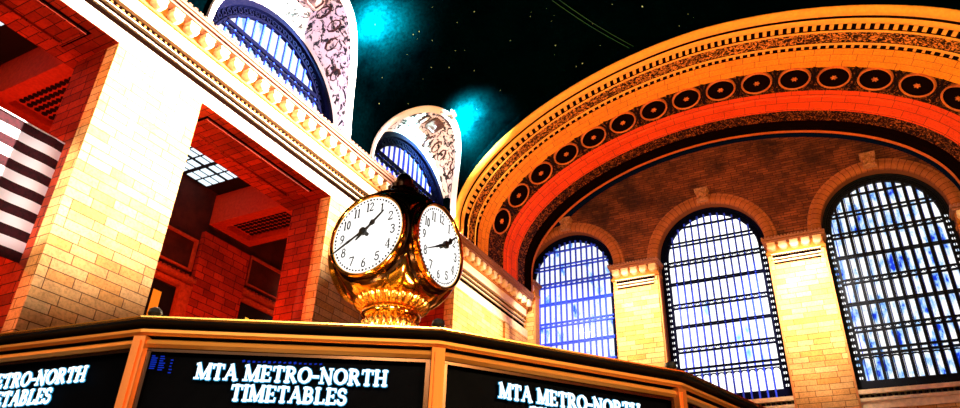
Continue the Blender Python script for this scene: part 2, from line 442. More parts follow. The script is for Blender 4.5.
# lintel soffits, coffers, cross beams and the back of the bays
OPEN = [(2.9, 11.8), (15.98, 24.86), (29.04, 37.94)]
for i, (a, b) in enumerate(OPEN):
    mb = MB(); z = 18.645
    mb.box(-23.35, -22.82, a, b, z, z+.02); mb.box(-25.9, -25.1, a-.3, b+.3, z-.02, z+1.6)
    mb.box(-25.1, -23.35, a, a+.85, z, z+.02); mb.box(-25.1, -23.35, b-.85, b, z, z+.02)
    # stepped panel frame
    for (x0, x1, y0, y1) in ((-25.0, -24.85, a+.95, b-.95), (-23.6, -23.45, a+.95, b-.95), (-24.85, -23.6, a+.95, a+1.1), (-24.85, -23.6, b-1.1, b-.95)):
        mb.box(x0, x1, y0, y1, z-.10, z-.005)
    mb.build('lintel_soffit', DARKRED, wall_left, label='coffered underside of the lintel, red in its stone colour and lamp light')
    mb = MB()
    for (x0, x1, y0, y1) in ((-25.12, -25.0, a+.83, b-.83), (-23.45, -23.33, a+.83, b-.83), (-25.0, -23.45, a+.83, a+.95), (-25.0, -23.45, b-.95, b-.83)):
        mb.box(x0, x1, y0, y1, z-.006, z+.03)
    mb.build('coffer_groove_shade', RECESS_SHADE, wall_left)  # flush strips, the groove shade painted black
    mb = MB(); mb.box(-24.85, -23.6, a+1.1, b-1.1, z-.004, z+.05)
    mb.build('coffer_panel', DARKRED, wall_left)
for (a, b) in ((-1.3, 2.9), (11.6, 14.9), (24.5, 27.7), (37.94, 41.5)):
    mb = MB(); z = 18.64
    mb.box(-31.3, -25.4, a, a+.65, z, z+1.9); mb.box(-31.3, -25.4, b-.6, b, z, z+1.9)
    mb.box(-31.3, -30.7, a+.65, b-.6, z, z+1.9); mb.box(-26.2, -25.4, a+.65, b-.6, z, z+1.9)
    mb.box(-30.6, -26.3, a+.75, b-.72, z+.25, z+1.7)
    mb.build('cross_beam', plain('dimmed_bay_beam_stone', (.45, .04, .006), .8, noise=.3), wall_left, label='ceiling beam running back into the bay')  # beam stone darkened and reddened for the bay's dimness
    mb = MB()
    for u in range(13):
        for v in range(5):
            mb.lathe([(.14, 0), (.13, -.05), (.05, -.07), (.001, -.10)], (-30.3 + u*.31, a+.98 + v*(b-a-1.7)/4.6, z+.25), 8)
    mb.build('beam_rosette', CARVED_DARK, wall_left, label='studs on the beam panel')
mb = MB(); mb.box(-31.6, -25.6, 0, 50, 20.7, 21.1)
mb.build('bay_ceiling', plain('bay_ceiling_dark', (.008, .002, .001), .9), wall_left, label='dark high ceiling of the bay')  # near-black colour carries the ceiling's shade
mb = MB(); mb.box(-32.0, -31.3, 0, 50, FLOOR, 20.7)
mb.build('bay_back_wall', plain('shaded_bay_back_stone', (.05, .008, .003), .9, noise=.6, nscale=1.2), wall_left, label='dark back wall of the bays')  # shade of the deep bay put into the wall colour
for (a, b) in ((11.1, 14.6), (24.15, 27.65), (37.2, 40.7)):
    mb = MB(); mb.box(-31.3, -31.0, a, b, FLOOR, 18.0)
    mb.build('bay_pilaster', DARKRED, wall_left, label='brick pilaster on the back wall, reddened in its colour')
RAMP_R = plain('bay_trim', (.35, .06, .012), .8, noise=.4, nscale=5)  # trim colour includes the bays' red dimness
for (a, b, dz) in ((17.5, 24.15, 0), (27.65, 34.2, .8), (5, 11.1, 0)):
    mb = MB()
    mb.box(-31.3, -31.1, a+.2, b-.2, 15.45+dz, 15.55+dz); mb.box(-31.3, -31.1, a+.2, b-.2, 17.2+dz, 17.32+dz)
    mb.box(-31.3, -31.1, a+.2, a+.32, 15.55+dz, 17.2+dz); mb.box(-31.3, -31.1, b-.35, b-.2, 15.55+dz, 17.2+dz)
    mb.box(-31.3, -30.75, a, b, 14.75+dz, 14.95+dz); mb.box(-31.3, -30.95, a, b, 14.35+dz, 14.6+dz)
    for k in range(int((b-a)/.3)): mb.box(-31.3, -30.85, a+k*.3, a+k*.3+.16, 14.95+dz, 15.1+dz)
    mb.box(-31.3, -30.95, b-.75, b-.05, 8, 14.35+dz)
    mb.build('bay_entablature', RAMP_R, wall_left, label='toothed moulding with panel frame above')
AMBER = emit('amber_lit_pane', (1.0, .42, .03), 1.3)
REDP = emit('red_lit_pane', (1.0, .2, .01), 1.1)
wd = empty('bay_window', (-31.2, 22, 12), kind=None)
wd['label'] = 'dark framed door window glowing amber, in the bay behind the bright pier'; wd['category'] = 'window'
mb = MB(); mb.box(-31.28, -31.15, 20.6, 23.3, 9, 14.2); mb.build('frame', IRON, wd)
for (a, b, z0, z1, mt) in ((21.3, 21.75, 12.35, 13.7, AMBER), (22.0, 22.5, 12.3, 13.7, REDP), (21.3, 21.75, 10.6, 12.1, AMBER), (22.0, 22.5, 10.6, 12.1, REDP)):
    mb = MB(); mb.box(-31.16, -31.12, a, b, z0, z1); mb.build('pane', mt, wd)
wd = empty('bay_window', (-31.2, 30, 12))
wd['label'] = 'dark balustraded window with a row of yellow lit slots, seen just left of the clock above the booth rim'; wd['category'] = 'window'
mb = MB(); mb.box(-31.28, -31.15, 27.8, 33.4, 9, 15.1); mb.build('frame', IRON, wd)
for k in range(8):
    mb = MB(); mb.box(-31.16, -31.12, 28.35 + k*.55, 28.62 + k*.55, 11.5, 14.35 + .05*k); mb.build('pane', AMBER, wd)

# skylights of the bays
SKY_E = emit('skylight_glass', (.80, .93, 1.0), 1.25)
for (yb, lb) in ((21.8, 'barred skylight of small white panes in the middle bay'), (8.4, 'barred skylight glimpsed at the upper left corner of the flag bay')):
    s_ = empty('skylight', (-29.9, yb, 20.6), lb, 'skylight')
    mb = MB(); mb.box(-31.25, -28.3, yb-2.4, yb+1.75, 20.62, 20.69); mb.build('frame', IRON, s_)
    for gx in range(5):
        for gy in range(5):
            x = -31.05 + gx*.52 + (.12 if gx > 2 else 0); y = yb - 2.3 + gy*.80 + (.15 if gy > 2 else 0)
            mb = MB(); mb.box(x, x+.38, y, y+.64, 20.58, 20.62); mb.build('pane', SKY_E, s_)

RELIEF = plain('plaster_relief', (.10, .03, .025), .8, noise=.9, nscale=6)
# ------------------------------------------------------------------ clerestory windows and lunettes
for wi, (yc, oc, LR, LH) in enumerate(LUNETTES):
    which = 'nearer, larger' if wi == 0 else 'farther, behind the top of the clock'
    # window
    w = empty('window_%d' % (wi + 4), (-24.1, yc, 21.7), kind='structure', label='arched clerestory window above the cornice, the %s one' % which)
    R1 = 5.05; zc = 22.5
    mb = MB(); pts = [( -24.25, yc + R1*cos(pi*k/40), zc + R1*sin(pi*k/40)) for k in range(41)]
    mb.quad([(-24.25, yc+R1, 21.6)] + pts + [(-24.25, yc-R1, 21.6)]); mb.build('pane', PANE_C, w)
    mb = MB()
    def ring(mb, r_a, r_b, x0, x1, zc=zc, yc=yc, base=21.6):
        P = []
        ph = [(1, None)] + [(0, pi*k/48) for k in range(49)] + [(-1, None)]
        def pt(r, q, x):
            if q[1] is None: return (x, yc + r*q[0], base)
            return (x, yc + r*cos(q[1]), zc + r*sin(q[1]))
        mb.grid([[pt(r_b, q, x1) for q in ph], [pt(r_a, q, x1) for q in ph], [pt(r_a, q, x0) for q in ph], [pt(r_b, q, x0) for q in ph]], closeu=True)
    ring(mb, 4.15, 4.28, -24.2, -24.0); ring(mb, 4.72, 5.10, -24.2, -23.85); ring(mb, 4.28, 4.72, -24.24, -24.19)
    for k in range(34):
        a1 = pi*k/34; a2 = pi*(k+1)/34
        for (ra, rb) in ((4.25, 4.75), (4.75, 4.25)):
            mb.bar((-24.1, yc+ra*cos(a1), zc+ra*sin(a1)), (-24.1, yc+rb*cos(a2), zc+rb*sin(a2)), .09, .08, (1,0,0))
        mb.lathe([(.17,-.05),(.17,.05),(.10,.05),(.10,-.05)], (-24.06, yc+4.5*cos((a1+a2)/2), zc+4.5*sin((a1+a2)/2)), 8, (1,0,0))
    mb.build('lattice_border', NAVYIRON, w)
    mb = MB()
    for k in range(-7, 8):
        y = yc + k*.56
        if abs(k*.56) < 4.15:
            zt = zc + sqrt(4.2**2 - (k*.56)**2)
            mb.box(-24.2, -24.08, y-.045, y+.045, 21.6, zt)
    mb.build('glazing_bar', FRINGEIRON, w)
    mb = MB()
    for zz, hh in ((24.85, .12), (24.5, .07)):
        hw = sqrt(max(4.2**2 - (zz-zc)**2, 0)); mb.box(-24.15, -24.0, yc-hw, yc+hw, zz-hh, zz+hh)
    for k in range(-6, 7):
        mb.lathe([(.1,-.05),(.12,0),(.1,.05),(.001,.06)], (-24.0, yc+k*.56+.28, 24.3), 8, (1,0,0))
    mb.build('transom', NAVYIRON, w)
    # lunette
    lu = empty('ceiling_lunette', (-23.0, yc, 21.7), kind=None)
    lu['label'] = 'white ornamented lunette cut into the dark vault, %s' % ('nearer and larger' if wi == 0 else 'behind the clock top'); lu['category'] = 'lunette'
    N = 64; rowsL = []; uvs = []
    ph = [pi*k/N for k in range(N+1)]
    STEP = 8
    for j in range(STEP+1):
        q = j/STEP; r_ = []; u_ = []
        for k, a in enumerate(ph):
            inn = Vector((-23.85, yc + 5.1*cos(a), 22.5 + 5.05*sin(a)))
            zo = LB + LH*sin(a); out = Vector((vx(zo) + .12, oc + LR*cos(a), zo))
            p = inn.lerp(out, q); p.z += -.25*sin(pi*q)*0 + .35*sin(pi*q)*sin(a)
            r_.append(tuple(p)); u_.append((5.2*a, q*(.6 + 3.2*sin(a)) + .0))
        rowsL.append(r_); uvs.append(u_)
    # legs down to the cornice
    for j in range(STEP+1):
        a, b = rowsL[j][0], rowsL[j][-1]
        rowsL[j] = [(a[0], a[1], 21.7)] + rowsL[j] + [(b[0], b[1], 21.7)]
        ua, ub = uvs[j][0], uvs[j][-1]
        uvs[j] = [(ua[0]-.9, ua[1])] + uvs[j] + [(ub[0]+.9, ub[1])]
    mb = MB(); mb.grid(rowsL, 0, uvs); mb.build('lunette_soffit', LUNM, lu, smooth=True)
    mb = MB(); r1 = []; r2 = []; r3 = []; r4 = []
    for k, a in enumerate(ph):
        for lst, rr, hh, off in ((r1, LR-.30, LH-.34, -.02), (r2, LR, LH, .22), (r3, LR+.08, LH+.08, .20), (r4, LR+.08, LH+.08, -.3)):
            z = LB + hh*sin(a); lst.append((vx(LB + LH*sin(a)) + off, oc + rr*cos(a), z))
    for lst in (r1, r2, r3, r4): 
        lst.insert(0, (lst[0][0], lst[0][1], 21.7)); lst.append((lst[-1][0], lst[-1][1], 21.7))
    mb.grid([r1, r2, r3, r4]); mb.build('lunette_border', PLASTER, lu, smooth=True)
    # carved shield and figures on the crown of the lunette
    mb = MB()
    def soff(a, q, lift=0.0):
        inn = Vector((-23.85, yc + 5.1*cos(a), 22.5 + 5.05*sin(a))); zo = LB + LH*sin(a)
        out = Vector((vx(zo) + .12, oc + LR*cos(a), zo)); p = inn.lerp(out, q); p.z += .35*sin(pi*q)*sin(a)
        nrm = Vector((.35, -.0, -1)).normalized() if abs(cos(a)) < .2 else Vector((.3, -cos(a), -sin(a))).normalized()
        return p + nrm*lift
    rnd = random.Random(3 + wi)
    for sgn in (-1, 1):
        for k in range(7):
            path = []; a = pi/2 + sgn*(.18 + .17*k); q = .25 + .5*rnd.random(); hd = rnd.random()*6.28
            for s_ in range(9):
                path.append(soff(min(max(a, .05), pi-.05), min(max(q, .12), .9), .06)); hd += sgn*.75
                a += .035*cos(hd); q += .11*sin(hd)
            mb = MB(); mb.tube(path, [.04, .06, .07, .06, .06, .05, .04, .03, .02], 6)
            mb.build('scroll_relief', RELIEF, lu, smooth=True)
    mb = MB(); c = soff(pi/2, .55, .1)
    mb.lathe([(.62, 0), (.60, .14), (.42, .2), (.38, .12), (.02, .26)], c, 16, (.35, 0, -1), wob=lambda k, r, h: 1 + .12*cos(4*2*pi*k/16))
    for k in range(-4, 5):
        mb.tube([soff(pi/2 + k*.035, .82, .05), soff(pi/2 + k*.05, .95, .18), soff(pi/2 + k*.055, 1.0, .22)], [.07, .06, .03], 6)
    mb.build('shield_relief', plain('plaster_shield', (.16, .08, .07), .8, noise=.7, nscale=10), lu, smooth=True)
    mb = MB(); c = Vector((vx(LB+LH) + .25, oc, LB+LH+.1))
    mb.ball(c, .13, 8); mb.lathe([(.2, -.35), (.12, -.2), (.10, 0)], c, 10)
    for k in range(5): mb.tube([c + Vector((0, .22*cos(k*pi/4), -.1)), c + Vector((.1, .34*cos(k*pi/4), .16*sin(k*pi/4)+.1))], .03, 5)
    mb.build('crown_finial', plain('plaster_finial', (.6, .5, .4), .8), lu, smooth=True)

# ------------------------------------------------------------------ end wall, three great windows
SILL = 12.45; SPR = 23.6
WINS = [(-19.35, 3.82), (-8.12, 3.87), (3.38, 3.87)]
def sup(x, a, b, e, x0):
    q = min(abs((x - x0) / a), 1.0); return 23.75 + b * (1 - q ** e) ** (1 / e)
def inner_z(x): return sup(x, 15.0, 8.4, 1.946, -7.0)
xs = []
for xc, hw in WINS: xs += [xc - hw*cos(pi*k/36) for k in range(37)]
xs += [-22.0 + .5*k for k in range(61)]
xs = sorted(x for x in set(xs) if -22.0 <= x <= 8.0)
def hole(x):
    for xc, hw in WINS:
        if abs(x - xc) < hw: return SPR + sqrt(hw*hw - (x-xc)**2)
    return SPR - 1.2
wall_back = MB()
for xa, xb in zip(xs[:-1], xs[1:]):
    xm = (xa+xb)/2; inw = any(abs(xm-xc) < hw for xc, hw in WINS)
    za = hole(xa) if inw else SPR-1.2; zb = hole(xb) if inw else SPR-1.2
    if inw:
        za = max(za, SPR); zb = max(zb, SPR)
    wall_back.quad([(xa, D, za), (xb, D, zb), (xb, D, max(inner_z(xb)+.3, zb)), (xa, D, max(inner_z(xa)+.3, za))])
wall_back = wall_back.build('wall_back', BROWN, kind='structure', label='dark brown brick end wall above three great arched windows')
course('sill_wall', [(-22.8, 13, D, D+.8, FLOOR, 11.3)], STONE, wall_back)
course('sill_band', [(-22.8, 13, D-.22, D+.8, 11.75, 11.95), (-22.8, 13, D-.12, D+.8, 11.3, 11.75), (-22.8, 13, D-.3, D+.9, 12.18, SILL)], SMOOTH, wall_back)
mb = MB()
for k in range(110): mb.box(-22.6 + k*.32, -22.6 + k*.32 + .2, D-.1, D+.3, 11.97, 12.16)
mb.build('sill_dentils', CARVED_DARK, wall_back)
PX = [(-15.58, -12.02, 'ashlar pier between the left and middle great windows'), (-4.25, -.52, 'ashlar pier between the middle and right great windows'), (7.26, 13.0, 'ashlar pier right of the right great window'), (-23.4, -22.15, 'narrow corner pilaster left of the left great window')]
for x0, x1, lb in PX:
    ca = empty('capital', (0, 0, 0)) if False else None
    mb = MB(); mb.box(x0+.12, x1-.12, D-.45, D+.7, FLOOR, 22.3)
    pier = mb.build('pier', STONE, wall_back, label=lb)
    mb = MB(); mb.box(x0, x0+.24, D-.38, D+.6, FLOOR, 22.3); mb.box(x1-.24, x1, D-.38, D+.6, FLOOR, 22.3)
    mb.build('pier_edge', plain('edge_stone', (.75, .26, .07), .8, noise=.3), pier)
    mb = MB(); mb.box(x0+.35, x1-.35, D-.62, D-.4, 21.60, 21.68); mb.box(x0+.30, x1-.30, D-.66, D-.4, 21.82, 21.90); mb.box(x0+.25, x1-.25, D-.7, D-.4, 22.14, 22.2)
    mb.build('astragal', SMOOTH, pier)
    mb = MB()
    mb.box(x0+.36, x1-.36, D-.50, D-.44, 21.5, 21.60); mb.box(x0+.36, x1-.36, D-.50, D-.44, 21.68, 21.82); mb.box(x0+.3, x1-.3, D-.50, D-.44, 21.9, 22.14)
    for k in range(int((x1-x0-.7)/.17)): mb.box(x0+.38+k*.17, x0+.46+k*.17, D-.64, D-.44, 21.96, 22.12)
    mb.build('astragal_groove_shade', RECESS_SHADE, pier)
    mb = MB(); mb.box(x0-.05, x1+.05, D-.60, D+.6, 22.2, 22.42); mb.box(x0+.02, x1-.02, D-.5, D+.6, 22.42, 23.0); 
    mb.build('capital_block', BACKM, pier)
    mb = MB(); n = max(int(round((x1-x0)/.74)), 2)
    for k in range(n): modillion(mb, (x0 + (k+.5)*(x1-x0)/n, D-.48, 22.72), (0, -1, 0), .60, .52, .42)
    mb.build('capital_bracket', SMOOTH, pier, smooth=True, label='row of pale rounded brackets')
    mb = MB(); mb.box(x0-.12, x1+.12, D-.95, D+.6, 23.0, 23.14); mb.box(x0-.2, x1+.2, D-1.02, D+.6, 23.18, 23.32)
    for k in range(int((x1-x0+.4)/.22)): mb.box(x0-.2+k*.22, x0-.08+k*.22, D-1.05, D-.6, 23.32, 23.42)
    mb.build('capital_crown', PINKST, pier)

PANES = [PANE_L, PANE_M, PANE_R]; BARS = [FRINGEIRON, FRINGEIRON, IRON]; BORD = [NAVYIRON, NAVYIRON, IRON]
WLB = ['tall arched window in the corner, leftmost of the three great windows', 'tall arched window with blinding daylight, middle of the three great windows', 'tall arched window with heavy black bars, rightmost of the three great windows']
TR = [(26.15, .05), (24.9, .04), (24.62, .04), (23.35, .045), (23.05, .045), (21.65, .04), (21.5, .03), (19.95, .045), (19.65, .045), (18.28, .04), (18.14, .03), (16.62, .05), (16.32, .05), (15.12, .06), (14.8, .06)]
for wi, (xc, hw) in enumerate(WINS):
    w = empty('window_%d' % (wi+1), (xc, D+.8, SILL), kind='structure', label=WLB[wi])
    yp = D + .85; n = 40
    arc = [(xc + hw*cos(pi*k/n), yp, SPR + hw*sin(pi*k/n)) for k in range(n+1)]
    mb = MB(); mb.quad([(xc+hw, yp, SILL-.2)] + arc + [(xc-hw, yp, SILL-.2)]); mb.build('pane', PANES[wi], w)
    # reveal
    mb = MB(); P = [(xc+hw, SILL-.2)] + [(xc + hw*cos(pi*k/n), SPR + hw*sin(pi*k/n)) for k in range(n+1)] + [(xc-hw, SILL-.2)]
    mb.grid([[(x, D-.02, z) for x, z in P], [(x, D+.9, z) for x, z in P]]); mb.build('reveal', plain('reveal_stone', (.16, .05, .02), .9), w)
    # lattice border
    def wring(mb, da, db, y0, y1):
        def pts(d, y):
            h = hw - d
            return [(xc+h, y, SILL)] + [(xc + h*cos(pi*k/n), y, SPR + h*sin(pi*k/n)) for k in range(n+1)] + [(xc-h, y, SILL)]
        mb.grid([pts(da, y0), pts(db, y0), pts(db, y1), pts(da, y1)], closeu=True)
    mb = MB(); wring(mb, -.02, .10, yp-.35, yp-.05); wring(mb, .42, .58, yp-.3, yp-.08); wring(mb, .08, .20, yp-.3, yp-.08); wring(mb, .285, .335, yp-.3, yp-.2)
    hs = [(xc + r_*cos(pi*k/n), SPR + r_*sin(pi*k/n)) for r_ in (hw, hw-.48) for k in range(n+1)]
    mb.grid([[(x, yp-.1, z) for x, z in hs[:n+1]], [(x, yp-.1, z) for x, z in hs[n+1:]]])
    h = hw - .31; L = []
    z = SILL + .2
    while z < SPR: L.append((xc-h, z, 1)); z += .42
    m_ = int(pi*h/.42)
    arcp = [(xc - h*cos(pi*k/m_), SPR + h*sin(pi*k/m_), cos(pi*k/m_), sin(pi*k/m_)) for k in range(m_+1)]
    for side in (-1, 1):
        z = SILL + .1
        while z < SPR - .1:
            x = xc + side*h
            mb.bar((x-.21, yp-.2, z), (x+.21, yp-.2, z+.42), .07, .06, (0,1,0)); mb.bar((x+.21, yp-.2, z), (x-.21, yp-.2, z+.42), .07, .06, (0,1,0))
            mb.lathe([(.13,-.05),(.13,.05),(.06,.05),(.06,-.05)], (x, yp-.22, z+.21), 8, (0,1,0)); z += .42
    for k in range(m_):
        for s1, s2 in ((-.21, .21), (.21, -.21)):
            a1 = pi*k/m_; a2 = pi*(k+1)/m_
            mb.bar((xc+(h+s1)*cos(a1), yp-.2, SPR+(h+s1)*sin(a1)), (xc+(h+s2)*cos(a2), yp-.2, SPR+(h+s2)*sin(a2)), .07, .06, (0,1,0))
        a = pi*(k+.5)/m_; mb.lathe([(.15,-.05),(.15,.05),(.06,.05),(.06,-.05)], (xc+h*cos(a), yp-.22, SPR+h*sin(a)), 8, (0,1,0))
    mb.build('lattice_border', BORD[wi], w, label='dark cast iron lattice edging')
    nb = (14, 13, 12)[wi]; hi = hw - .55
    mb = MB()
    for k in range(nb):
        x = xc - hi + 2*hi*(k+.28)/nb; mb.box(x-.03, x+.03, yp-.12, yp-.06, SILL, SPR + sqrt(max(hi**2 - (x-xc)**2, 0)))
    if wi == 2: mb.build('rear_grille', FRINGEIRON, w, label='bars of the outer glazing, the blue light fringe put into their colour')
    for k in range(nb+1):
        x = xc - hi + 2*hi*k/nb
        if abs(x-xc) > hi - .02: continue
        mb = MB(); zt = SPR + sqrt(max((hi+.05)**2 - (x-xc)**2, 0))
        ww = (.10, .10, .085)[wi]/2 if k % 1 == 0 else .05
        ww = .095 if wi == 2 else .06
        mb.box(x-ww, x+ww, yp-.42, yp-.28, SILL, zt)
        mb.build('glazing_bar', BARS[wi], w)
    mb = MB()
    for z, t in TR:
        hh = hi + .1 if z < SPR else sqrt(max((hi+.1)**2 - (z-SPR)**2, 0))
        mb.box(xc-hh, xc+hh, yp-.46, yp-.26, z-t*1.1, z+t*1.1)
    for z in (23.2, 19.8, 16.47):
        for k in range(nb*2):
            x0_ = xc-hi+hi*k/nb; mb.bar((x0_, yp-.34, z+(.14 if k % 2 else -.14)), (x0_+hi/nb, yp-.34, z+(-.14 if k % 2 else .14)), .035, .05, (0,1,0))
    for k in range(nb):   # small arched heads below the lowest transom
        cx_ = xc-hi+2*hi*(k+.5)/nb; rr = hi/nb - .02
        P = [Vector((cx_+rr*cos(pi*q/6), yp-.34, 14.4+rr*sin(pi*q/6))) for q in range(7)]
        for a, b in zip(P[:-1], P[1:]): mb.bar(a, b, .07, .08, (0,1,0))
        mb.bar((cx_-rr, yp-.34, 14.62), (cx_+rr, yp-.34, 14.62), .06, .08, (0,1,0))
    mb.build('transom', BORD[wi] if wi else BARS[0], w)
    mb = MB(); mb.box(xc-hw, xc+hw, yp-.4, yp-.05, SILL-.1, 13.15)
    mb.build('base_panel', BORD[wi], w)
    # archivolt
    mb = MB(); rings = []
    for r_, y in ((hw+.0, D-.02), (hw+.02, D-.22), (hw+.2, D-.34), (hw+.45, D-.36), (hw+.62, D-.26), (hw+.66, D-.12), (hw+.85, D-.12), (hw+.90, D-.0)):
        rings.append([(xc + r_*cos(pi*k/60), y, SPR + r_*sin(pi*k/60)) for k in range(61)])
    uv = [[(hw*pi*k/60, j*.3) for k in range(61)] for j in range(len(rings))]
    if wi == 0:
        rings = [[(max(p[0], -22.9), p[1], p[2]) for p in r_] for r_ in rings]
    mb.grid(rings, 0, uv)
    mb.build('archivolt', ashlar('archivolt_stone', (.36, .10, .025), (.30, .08, .02), (.1, .02, .005), .5, 3, .02, uv=True, stain=.3), w, smooth=True)
    mb = MB(); zt = SPR + hw
    mb.box(xc-.42, xc+.42, D-.62, D, zt+.1, zt+.35); mb.box(xc-.5, xc+.5, D-.7, D, zt+1.05, zt+1.2)
    mb.box(xc-.34, xc+.34, D-.5, D, zt+.35, zt+1.05)
    for s_ in (-1, 1):
        mb.lathe([(.001,-.35),(.17,-.34),(.17,.34),(.001,.35)], (xc+s_*.30, D-.48, zt+.9), 10, (0,1,0))
        mb.lathe([(.001,-.30),(.12,-.29),(.12,.29),(.001,.30)], (xc+s_*.24, D-.46, zt+.48), 10, (0,1,0))
    mb.ball((xc, D-.6, zt+.72), .2, 8)
    mb.build('keystone', plain('keystone_stone', (.42, .16, .06), .8, noise=.6, nscale=9), w, label='scrolled keystone bracket')

# ------------------------------------------------------------------ the great arch
KEYS = [(0.0, 37.6, 17.7, 9.74, 1.81, -5.15), (.575, 43.2, 16.35, 8.95, 1.934, -6.3), (1.0, 48.9, 15.0, 8.4, 1.946, -7.0)]
def arch_par(s):
    for a, b in zip(KEYS[:-1], KEYS[1:]):
        if s <= b[0] or b is KEYS[-1]:
            q = (s - a[0])/(b[0]-a[0]); return [a[i] + (b[i]-a[i])*q for i in range(1, 6)]
def arch_pt(s, t, lift=0.0):
    """s across the soffit, t along it from the left foot; lift pulls towards the hall"""
    y, a, b, e, x0 = arch_par(s)
    c = cos(t); sn = max(sin(t), 0)
    X = -math.copysign(abs(c)**(2/e), c); Z = sn**(2/e)
    p = Vector((x0 + a*X, y, 23.75 + b*Z))
    n = Vector((-X/a, 0, -Z/b)); 
    if n.length > 0: n.normalize()
    return p + n*lift
NT_ = 200
def tl(s): # arc table
    out = [0]; p = arch_pt(s, 0)
    for k in range(1, NT_+1):
        q = arch_pt(s, pi*k/NT_); out.append(out[-1] + (q-p).length); p = q
    return out
ARC = tl(.57)
def t_at(L):
    for k in range(NT_):
        if ARC[k+1] >= L: return pi*(k + (L-ARC[k])/(ARC[k+1]-ARC[k]))/NT_
    return pi
ROSM = plain('rosette_ring_stone', (.50, .11, .015), .8, noise=.3, nscale=6)
arch = empty('trim_1', (0, 0, 0), kind='structure', label='great orange coffered arch with a row of round rosettes framing the end wall')
def band(name, prof, mat, label=None, smooth=False):
    mb = MB(); rws = []; uvs = []; v = 0; pv = None
    for s, l in prof:
        r_ = [arch_pt(s, pi*k/NT_, l) for k in range(NT_+1)]
        rws.append([Vector((r_[0].x, r_[0].y, 21.8))] + r_ + [Vector((r_[-1].x, r_[-1].y, 21.8))])
        if pv is not None: v += math.hypot((s-pv[0])*11.5, l-pv[1])
        pv = (s, l); uvs.append([(-1.95, s*11.5 + l)] + [(ARC[k], s*11.5 + l) for k in range(NT_+1)] + [(ARC[-1]+1.95, s*11.5+l)])
    mb.grid(rws, 0, uvs); return mb.build(name, mat, arch, smooth=smooth, label=label)
EDGE = plain('arch_edge_stone', (.92, .36, .035), .7, noise=.2, nscale=5)
band('vault_return', [(-.01, -1.3), (-.01, -.08)], VAULTM)
band('outer_torus', [(-.01, -.1), (-.01, .02), (.0, .12), (.015, .18), (.035, .17), (.05, .10), (.055, -.05)], EDGE, smooth=True)
band('groove', [(.055, -.05), (.056, -.3), (.078, -.3), (.078, .02)], RECESS_SHADE)
band('fillet_band', [(.078, .02), (.10, .10), (.118, .04)], EDGE)
band('dentil_groove', [(.118, .04), (.118, -.1), (.168, -.1), (.168, .06)], RECESS_SHADE)
band('fillet', [(.168, .06), (.175, .10), (.185, .06)], EDGE)
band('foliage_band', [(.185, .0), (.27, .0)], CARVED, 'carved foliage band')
band('fillet', [(.27, .05), (.28, .10), (.29, .05)], EDGE)
band('bead_groove', [(.29, .05), (.29, -.12), (.325, -.12), (.325, .0)], RECESS_SHADE)
band('plain_course', [(.325, .0), (.485, .0)], SOFFIT, 'plain orange stone course')
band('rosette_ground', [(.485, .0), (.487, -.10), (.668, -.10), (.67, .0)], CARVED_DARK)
SOFFIT2 = ashlar('dim_inner_arch_stone', (.85, .065, .003), (.78, .055, .003), (.10, .02, .004), 1.5, .62, .018, uv=True, stain=.15, bump=.3)  # arch stone reddened to paint the weaker light deeper in
band('plain_course', [(.67, .0), (.71, .0), (.715, .06), (.735, .06), (.74, 0), (.80, .0), (.805, .05), (.815, .05), (.82, .0)], SOFFIT2, 'plain stone course, its dimmer red light put into the colour')
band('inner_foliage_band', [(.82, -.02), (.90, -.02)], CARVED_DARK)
band('inner_recess', [(.90, -.02), (.90, -.5), (.985, -.5), (.985, -.05)], RECESS_SHADE)
band('inner_fillet', [(.985, -.3), (.992, -.1), (1.0, -.08), (1.0, -.2), (1.02, -.2)], ROSM)
mb = MB()
L = 1.0
while L < ARC[-1] - 1:
    for s0, s1, w_, l in ((.125, .163, .22, .02), (.295, .322, .16, -.02)):
        t0, t1 = t_at(L), t_at(L + w_)
        a, b, c, d = arch_pt(s0, t0, l), arch_pt(s1, t0, l), arch_pt(s1, t1, l), arch_pt(s0, t1, l)
        lo = [arch_pt(s0, t0, l-.15), arch_pt(s1, t0, l-.15), arch_pt(s1, t1, l-.15), arch_pt(s0, t1, l-.15)]
        mb.add([a, b, c, d] + lo, [(0,1,2,3), (0,4,5,1), (1,5,6,2), (2,6,7,3), (3,7,4,0)])
    L += .46
mb.build('dentil_course', EDGE, arch)
